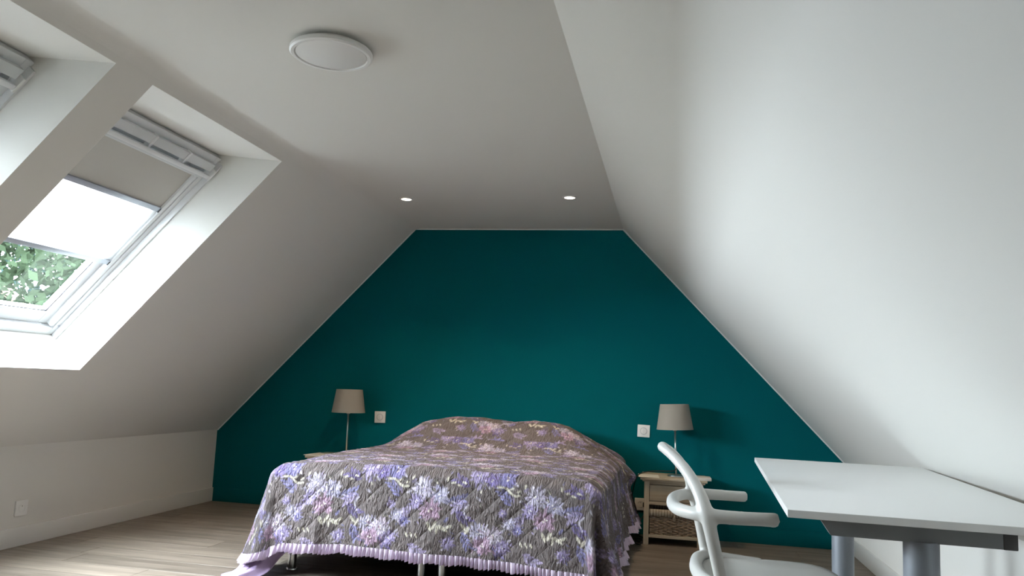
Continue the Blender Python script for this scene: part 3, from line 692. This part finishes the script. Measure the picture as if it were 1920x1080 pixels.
# ================================================================== NIGHTSTANDS
def nightstand(cx, label):
    y0, y1, hw, h = 5.50, 5.832, .192, .437
    e = empty('nightstand', (cx, y0, 0), label, 'nightstand', 'pale wooden nightstands')
    x0, x1 = cx - hw + .0, cx + hw
    for xa in (x0, x1 - .034):
        for ya in (y0, y1 - .034): box('post', (xa, ya, 0), (xa + .034, ya + .034, h - .026), 'pale_wood_upright', e, .002)
    box('moulding', (x0 - .012, y0 - .012, h - .028), (x1 + .012, y1, h - .016), 'pale_wood', e, .003)
    box('top', (x0 - .026, y0 - .026, h - .016), (x1 + .026, y1 + .006, h), 'pale_wood', e, .003)
    for xa in (x0 + .005, x1 - .017): box('side_panel', (xa, y0 + .034, .055), (xa + .012, y1 - .034, h - .028), 'pale_wood', e)
    box('back_panel', (x0 + .034, y1 - .016, .055), (x1 - .034, y1 - .006, h - .028), 'pale_wood', e)
    box('rail', (x0 + .034, y0 + .003, h - .045), (x1 - .034, y0 + .02, h - .028), 'pale_wood', e, .001)
    box('rail', (x0 + .034, y0 + .003, .258), (x1 - .034, y0 + .02, .280), 'pale_wood', e, .001)
    box('rail', (x0 + .034, y0 + .003, .046), (x1 - .034, y0 + .02, .066), 'pale_wood', e, .001)
    box('shelf', (x0 + .02, y0 + .02, .052), (x1 - .02, y1 - .016, .062), 'pale_wood', e)
    d = box('drawer', (x0 + .037, y0 + .001, .284), (x1 - .037, y0 + .018, h - .049), 'pale_wood', e, .003)
    lathe('knob', [(.0, -.026), (.010, -.025), (.013, -.019), (.010, -.012), (.006, -.006), (.007, 0)], (0, 0, 0), 'pale_wood', d, n=20, fn=lambda v: Vector((cx + v.x, y0 + .001 + v.z, .337 + v.y)))
    box('drawer_box', (x0 + .045, y0 + .018, .288), (x1 - .045, y1 - .03, .36), 'pale_wood', e)
    return e
nsR = nightstand(.013, 'pale wooden nightstand with a drawer and wicker basket next to the socket')
nsL = copy_tree(nsR, (-2.405, 5.50, 0)); nsL['label'] = 'pale wooden nightstand mostly hidden behind the bed on the skylight side'

def basket(cx):
    y0, y1, x0, x1, z0, z1 = 5.512, 5.78, cx - .151, cx + .151, .064, .226
    e = empty('wicker_basket', (cx, y0, z0), 'brown wicker basket with a striped cloth liner inside the nightstand', 'basket')
    per = [(x0, y0), (x1, y0), (x1, y1), (x0, y1)]
    V = []; F = []
    rows = 15; nst = 22
    def strand(z, ph, rad):
        path = []
        for si in range(4):
            a = Vector((*per[si], 0)); b = Vector((*per[(si + 1) % 4], 0)); out = (b - a).cross(Vector((0, 0, 1))).normalized()
            m_ = int((b - a).length / .0035)
            for k in range(m_):
                t = k / m_; s_ = (b - a).length * t
                path.append(a.lerp(b, t) + out * (.0042 * math.sin(s_ / .0275 * PI + ph) * min(1, 8 * t, 8 * (1 - t))) + Vector((0, 0, z + .0012 * math.sin(s_ * 90 + ph * 2 + z * 400))))
        path.append(path[0]); return tube_data(path, rad, 5, cap=False)
    for k in range(rows):
        v_, f_ = strand(z0 + .006 + k * (z1 - z0 - .012) / (rows - 1), PI * (k % 2), .0052); o_ = len(V); V += v_; F += [tuple(i + o_ for i in f) for f in f_]
    w = mesh('weave', V, F, 'wicker', e, smooth=True)
    V = []; F = []
    for si in range(4):
        a = Vector((*per[si], 0)); b = Vector((*per[(si + 1) % 4], 0)); m_ = int((b - a).length / .0275)
        for k in range(m_ + 1):
            p = a.lerp(b, k / max(1, m_)); v_, f_ = tube_data([p + Vector((0, 0, z0)), p + Vector((0, 0, z1))], .0042, 5); o_ = len(V); V += v_; F += [tuple(i + o_ for i in f) for f in f_]
    mesh('stakes', V, F, 'wicker', e, smooth=True)
    box('bottom', (x0 + .002, y0 + .002, z0), (x1 - .002, y1 - .002, z0 + .006), 'wicker', e)
    box('inside', (x0 + .006, y0 + .006, z0 + .004), (x1 - .006, y1 - .006, z1 - .03), 'wicker', e)
    # folded-over liner with a scalloped lower edge
    V = []; F = []; n = 0; pts = []
    for si in range(4):
        a = Vector((*per[si], 0)); b = Vector((*per[(si + 1) % 4], 0)); out = (b - a).cross(Vector((0, 0, 1))).normalized(); m_ = int((b - a).length / .006)
        for k in range(m_): pts.append((a.lerp(b, k / m_), out, (b - a).length * k / m_))
    for p, out, s_ in pts:
        rip = .0025 * math.sin(s_ * 260); V += [p - out * .012 + Vector((0, 0, z1 - .03)), p - out * .006 + Vector((0, 0, z1 + .002)), p + out * (.003 + rip * .3) + Vector((0, 0, z1 + .004)),
                                               p + out * (.010 + rip) + Vector((0, 0, z1 - .008)), p + out * (.0115 + rip) + Vector((0, 0, z1 - .040 + .002 * math.sin(s_ * 90)))]
    m_ = len(pts)
    for i in range(m_):
        j = (i + 1) % m_
        for k in range(4): F.append((i * 5 + k, j * 5 + k, j * 5 + k + 1, i * 5 + k + 1))
    l = mesh('liner', V, F, 'striped_liner', e, smooth=True); l.modifiers.new('cloth', 'SOLIDIFY').thickness = .0015
    # tie bow
    for sg in (-1, 1):
        tube('bow_loop', spline([(cx + .01, y0 - .016, z1 - .022), (cx + .01 + sg * .018, y0 - .020, z1 - .012), (cx + .01 + sg * .026, y0 - .019, z1 - .022), (cx + .01, y0 - .017, z1 - .024)], 6), .0026, 'striped_liner', e, n=6)
        tube('bow_tail', spline([(cx + .01, y0 - .017, z1 - .023), (cx + .01 + sg * .005, y0 - .019, z1 - .045), (cx + .01 + sg * .003, y0 - .018, z1 - .064)], 6), .0028, 'striped_liner', e, n=6)
    return e
basket(.013)

# things on the nightstands
def slab(name, lo, hi, ang, material, label, cat, bevel=.001):
    cx, cy = (lo[0] + hi[0]) / 2, (lo[1] + hi[1]) / 2; R = Matrix.Rotation(ang, 3, 'Z'); c = Vector((cx, cy, 0))
    o = box(name, lo, hi, material, None, bevel, fn=lambda v: c + R @ (v - c)); return tag(o, label, cat)
NH = .437
slab('paper_sheet', (-.222, 5.472, NH), (-.085, 5.66, NH + .003), .06, 'paper', 'loose pale paper at the cable end of the nightstand with the basket', 'paper')
slab('notepad', (.135, 5.482, NH), (.255, 5.62, NH + .018), .03, 'printed_card', 'thick pale notepad sticking out over the nightstand edge near the chair', 'notepad', .002)
slab('booklet', (-2.630, 5.478, NH), (-2.46, 5.70, NH + .005), -.12, 'paper', 'thin pale booklet on the nightstand hidden behind the bed', 'booklet')

def table_lamp(x, y, lean, label, cord):
    e = empty('table_lamp', (x, y, NH), label, 'lamp', 'bedside lamps with grey-brown shades'); z = NH
    lathe('base', [(.058, 0), (.060, .003), (.058, .009), (.030, .012), (.010, .014)], (x, y, z), 'stem_chrome', e, n=40)
    top = Vector((x + lean[0], y + lean[1], z + .335))
    tube('stem', [Vector((x, y, z + .012)), top], .0062, 'stem_chrome', e, n=14)
    R = (top - Vector((x, y, z))).normalized(); q = Vector((0, 0, 1)).rotation_difference(R).to_matrix()
    tf = lambda v: top + q @ (v - top)
    lathe('socket_collar', [(.010, -.028), (.013, -.026), (.013, -.006), (.016, -.004), (.016, .012), (.008, .013)], top, 'stem_chrome', e, n=24, fn=tf)
    sh = lathe('shade', [(.124, -.016), (.0975, .154), (.0945, .154), (.121, -.016), (.124, -.016)], top, 'lampshade_cloth', e, n=64, fn=tf)
    lathe('hem_tape', [(.1245, -.018), (.1236, -.010), (.1200, -.010), (.1206, -.018), (.1245, -.018)], top, 'lampshade_cloth', sh, n=64, fn=tf)
    lathe('bulb', [(.006, .012), (.016, .03), (.026, .055), (.022, .08), (.008, .095), (0, .097)], top, 'plastic_white', e, n=20, fn=tf)
    for a in (0, PI): tube('spider_arm', [tf(top + Vector((.014 * math.cos(a), .014 * math.sin(a), .010))), tf(top + Vector((.12 * math.cos(a), .12 * math.sin(a), -.012)))], .0018, 'stem_chrome', e, n=6)
    if cord:
        tube('cord', spline(cord, 8), .0032, 'black_rubber', e, n=8)
    return e
table_lamp(.030, 5.65, (-.014, 0), 'small lamp with grey-brown shade on the nightstand with the basket',
           [(.028, 5.642, NH + .05), (-.0, 5.60, NH + .040), (-.07, 5.56, NH + .040), (-.15, 5.535, NH + .034), (-.212, 5.53, NH + .014), (-.236, 5.535, NH - .02), (-.252, 5.60, .36), (-.268, 5.68, .25), (-.262, 5.74, .12), (-.235, 5.74, .03), (-.18, 5.66, .008), (-.15, 5.60, .006)])
table_lamp(-2.378, 5.65, (-.004, 0), 'small lamp with grey-brown shade on the nightstand hidden behind the bed', None)
# plug and floor cables
pl = empty('power_cable', (-.213, YB - .009, .209), 'black power cable with plug running from the socket along the floor', 'cable')
box('plug', (-.197, YB - .040, .192), (-.163, YB - .009, .226), 'black_rubber', pl, .008, seg=3)
tube('cord', spline([(-.18, YB - .038, .20), (-.185, 5.79, .15), (-.225, 5.76, .09), (-.27, 5.70, .03), (-.28, 5.62, .008), (-.22, 5.57, .006), (-.196, 5.56, .006), (-.192, 5.47, .005), (-.21, 5.455, .005), (-.27, 5.52, .005), (-.36, 5.50, .005)], 8), .0038, 'black_rubber', pl, n=8)
lc = tube('cable_loop', spline([(-.36, 5.58, .005), (-.28, 5.62, .006), (-.20, 5.60, .013), (-.192, 5.545, .014), (-.190, 5.485, .013), (-.23, 5.50, .013), (-.30, 5.46, .006), (-.40, 5.42, .005)], 8), .0038, 'black_rubber', None, n=8)
tag(lc, 'loop of black cable lying on the floor between bed and nightstand', 'cable')

# ================================================================== DESK
def desk():
    th = math.radians(2.8); fl = Vector((.2625, 1.961, 0)); L, Wd, zt, tk = 1.56, .640, .75, .018
    uy = Vector((math.sin(th), math.cos(th), 0)); ux = Vector((uy.y, -uy.x, 0))
    fn = lambda c: fl + ux * c.x + uy * c.y + Vector((0, 0, c.z))
    e = empty('desk', fn(Vector((Wd / 2, L / 2, 0))), 'white rectangular desk with grey metal column legs under the slope', 'desk')
    t = box('tabletop', (0, 0, zt - tk), (Wd, L, zt), 'table_white', e, .0012, fn=fn)
    for nm, lo, hi in (('edge_band', (0, -.0008, zt - tk + .001), (Wd, .0002, zt - .001)), ('edge_band', (0, L - .0002, zt - tk + .001), (Wd, L + .0008, zt - .001))):
        box(nm, lo, hi, 'table_edge', t, 0, fn=fn)
    zb = zt - tk
    for yc in (.095, 1.265):
        cxm = .300
        # tapered beam: near-rectangular box whose end is cut at a slant
        x0, x1, h = .074, .462, .043
        P = []
        for yy in (yc - .026, yc + .026): P += [(x0, yy, zb), (x1, yy, zb), (x1, yy, zb - h), (x0 + .028, yy, zb - h)]
        V = [fn(Vector(p)) for p in P]; F = [(0, 1, 2, 3), (7, 6, 5, 4), (0, 4, 5, 1), (1, 5, 6, 2), (2, 6, 7, 3), (3, 7, 4, 0)]
        b = mesh('beam', V, F, 'dark_metal', e)
        box('end_cap', (x1, yc - .027, zb - h - .001), (x1 + .030, yc + .027, zb), 'cap_grey', b, .003, fn=fn)
        c = fn(Vector((cxm, yc, 0)))
        col = lathe('leg', [(.0385, .03), (.0385, zb - h + .002)], c, 'leg_grey', e, n=40)
        if yc > 1: tube('screw', [fn(Vector((cxm - .036, yc, zb - .10))), fn(Vector((cxm - .044, yc, zb - .10)))], .007, 'chrome', col, n=12)
        box('foot_bar', (.05, yc - .035, .012), (Wd - .05, yc + .035, .034), 'leg_grey', e, .008, fn=fn)
        for xx in (.08, Wd - .08): lathe('glide', [(.018, 0), (.018, .012)], fn(Vector((xx, yc, 0))), 'black_rubber', e, n=16)
    for xx in (.22, .36): box('under_rail', (xx - .015, .12, zb - .022), (xx + .015, 1.24, zb), 'dark_metal', e, .003, fn=fn)
    return e
desk()

# ================================================================== CHAIR
def chair():
    e = empty('armchair', (.20, 2.59, 0), 'white moulded plastic armchair with looping tubular back pulled up to the desk', 'chair')
    near = [(.150, 2.372, .44, .019), (.140, 2.366, .49, .0185), (.124, 2.352, .56, .0185), (.108, 2.340, .63, .0195), (.096, 2.345, .675, .0215), (.076, 2.382, .727, .019), (.044, 2.442, .775, .0178), (.006, 2.505, .812, .0168), (-.022, 2.545, .832, .0165)]
    far = [(.118, 2.838, .44, .018), (.112, 2.836, .49, .0175), (.098, 2.832, .56, .0175), (.082, 2.824, .63, .018), (.070, 2.815, .675, .0195), (.056, 2.772, .727, .0172), (.030, 2.705, .775, .0168), (.0, 2.64, .812, .0165), (-.024, 2.60, .831, .0165)]
    mid = [(-.030, 2.572, .8355, .0165)]
    back = spline(near + mid + far[::-1], 8)
    ring = [(.292, 2.392, .662, .0205), (.24, 2.372, .664, .0195), (.17, 2.350, .666, .0195), (.105, 2.345, .668, .0205), (.055, 2.375, .668, .0195), (.018, 2.450, .667, .0195), (.004, 2.575, .666, .0195), (.010, 2.70, .666, .0195), (.036, 2.785, .667, .0190), (.080, 2.826, .668, .0195), (.15, 2.845, .667, .0185), (.20, 2.852, .666, .018), (.250, 2.862, .665, .0185)]
    ringp = spline(ring, 8)
    srim = spline([(.30, 2.36, .455, .019), (.20, 2.365, .462, .019), (.145, 2.385, .468, .0205), (.100, 2.44, .473, .0205), (.080, 2.55, .475, .0205), (.080, 2.66, .475, .0205), (.092, 2.76, .473, .0205), (.125, 2.825, .468, .019), (.20, 2.845, .460, .018), (.30, 2.85, .452, .018)], 8)
    V = []; F = []
    for pth in (back, ringp, srim):
        v_, f_ = tube_data([p[:3] for p in pth], [p[3] for p in pth], 16); o_ = len(V); V += v_; F += [tuple(i + o_ for i in f) for f in f_]
    # fuse the tubes into one moulding with filleted joints
    me = bpy.data.meshes.new('fuse'); me.from_pydata([tuple(v) for v in V], [], F); me.update()
    bm = bmesh.new(); bm.from_mesh(me); bmesh.ops.recalc_face_normals(bm, faces=bm.faces); bm.to_mesh(me); bm.free()
    tmp = bpy.data.objects.new('fuse', me); COL.objects.link(tmp)
    md = tmp.modifiers.new('r', 'REMESH'); md.mode = 'VOXEL'; md.voxel_size = .0042; md.use_smooth_shade = True
    sm = tmp.modifiers.new('s', 'SMOOTH'); sm.factor = .5; sm.iterations = 14
    dg = bpy.context.evaluated_depsgraph_get(); em = bpy.data.meshes.new_from_object(tmp.evaluated_get(dg)); bpy.data.objects.remove(tmp)
    nv = len(em.vertices); co = np.zeros(nv * 3); em.vertices.foreach_get('co', co); co = co.reshape(-1, 3)
    no = np.zeros(nv * 3); em.vertices.foreach_get('normal', no); no = no.reshape(-1, 3)
    polys = [tuple(p.vertices) for p in em.polygons]; cen = np.array([co[list(p)].mean(0) for p in polys])
    lines = [np.array([p[:3] for p in pth]) for pth in (back, ringp, srim)]
    rads = [np.array([p[3] for p in pth]) for pth in (back, ringp, srim)]
    dist = np.stack([(np.linalg.norm(cen[:, None, :] - l[None], axis=2) - rd[None]).min(1) for l, rd in zip(lines, rads)], 1); which = dist.argmin(1)
    for k, nm in enumerate(('backrest', 'armrest', 'seat_rim')):
        fs = [polys[i] for i in np.nonzero(which == k)[0]]; used = sorted({i for f in fs for i in f}); mp = {i: j for j, i in enumerate(used)}
        me = bpy.data.meshes.new(nm); me.from_pydata((co[used] - np.array(e.location)).tolist(), [], [tuple(mp[i] for i in f) for f in fs]); me.update()
        me.polygons.foreach_set('use_smooth', [True] * len(me.polygons)); me.normals_split_custom_set_from_vertices(no[used].tolist())
        link(nm, me, 'chair_plastic', e)
    # seat shell: rounded outline, slightly dished
    out = []
    prof = spline([(.095, 2.60), (.10, 2.46), (.15, 2.385), (.26, 2.352), (.40, 2.345), (.485, 2.375), (.520, 2.46), (.525, 2.60), (.520, 2.73), (.480, 2.825), (.39, 2.858), (.26, 2.850), (.15, 2.82), (.10, 2.74), (.095, 2.60)], 6)[:-1]
    V = []; F = []; n = len(prof); c0 = np.array([.31, 2.60])
    for zoff, rings in ((0, [1.0, .985, .9, .75, .55, .3, .1]), (-.022, [.985, .8, .4, .1])):
        for rr in rings:
            for p in prof:
                q_ = c0 + (np.array(p) - c0) * rr; dish = -.010 * (1 - rr) - .012 * max(0, (q_[0] - .44) / .1) ** 2
                V.append((q_[0], q_[1], .466 + dish + zoff - (.010 if zoff == 0 and rr == 1 else 0)))
    rg = [list(range(k * n, (k + 1) * n)) for k in range(11)]; order = [6, 5, 4, 3, 2, 1, 0, 7, 8, 9, 10]
    F.append(tuple(rg[6])); F.append(tuple(rg[10]))
    for a, b in zip(order[:-1], order[1:]):
        for k in range(n): F.append((rg[a][k], rg[a][(k + 1) % n], rg[b][(k + 1) % n], rg[b][k]))
    mesh('seat', V, F, 'chair_plastic', e, smooth=True)
    for (xa, ya), (xb, yb) in (((.14, 2.39), (.06, 2.345)), ((.13, 2.815), (.05, 2.865)), ((.47, 2.39), (.525, 2.345)), ((.47, 2.815), (.525, 2.865))):
        tube('leg', spline([(xa, ya, .452), (xa * .7 + xb * .3, ya * .7 + yb * .3, .30), (xb, yb, .0)], 8), [.021 - .007 * i / 16 for i in range(17)], 'chair_plastic', e, n=16)
    return e
chair()

for o in list(bpy.data.objects):
    if '_at' in o: del o['_at']
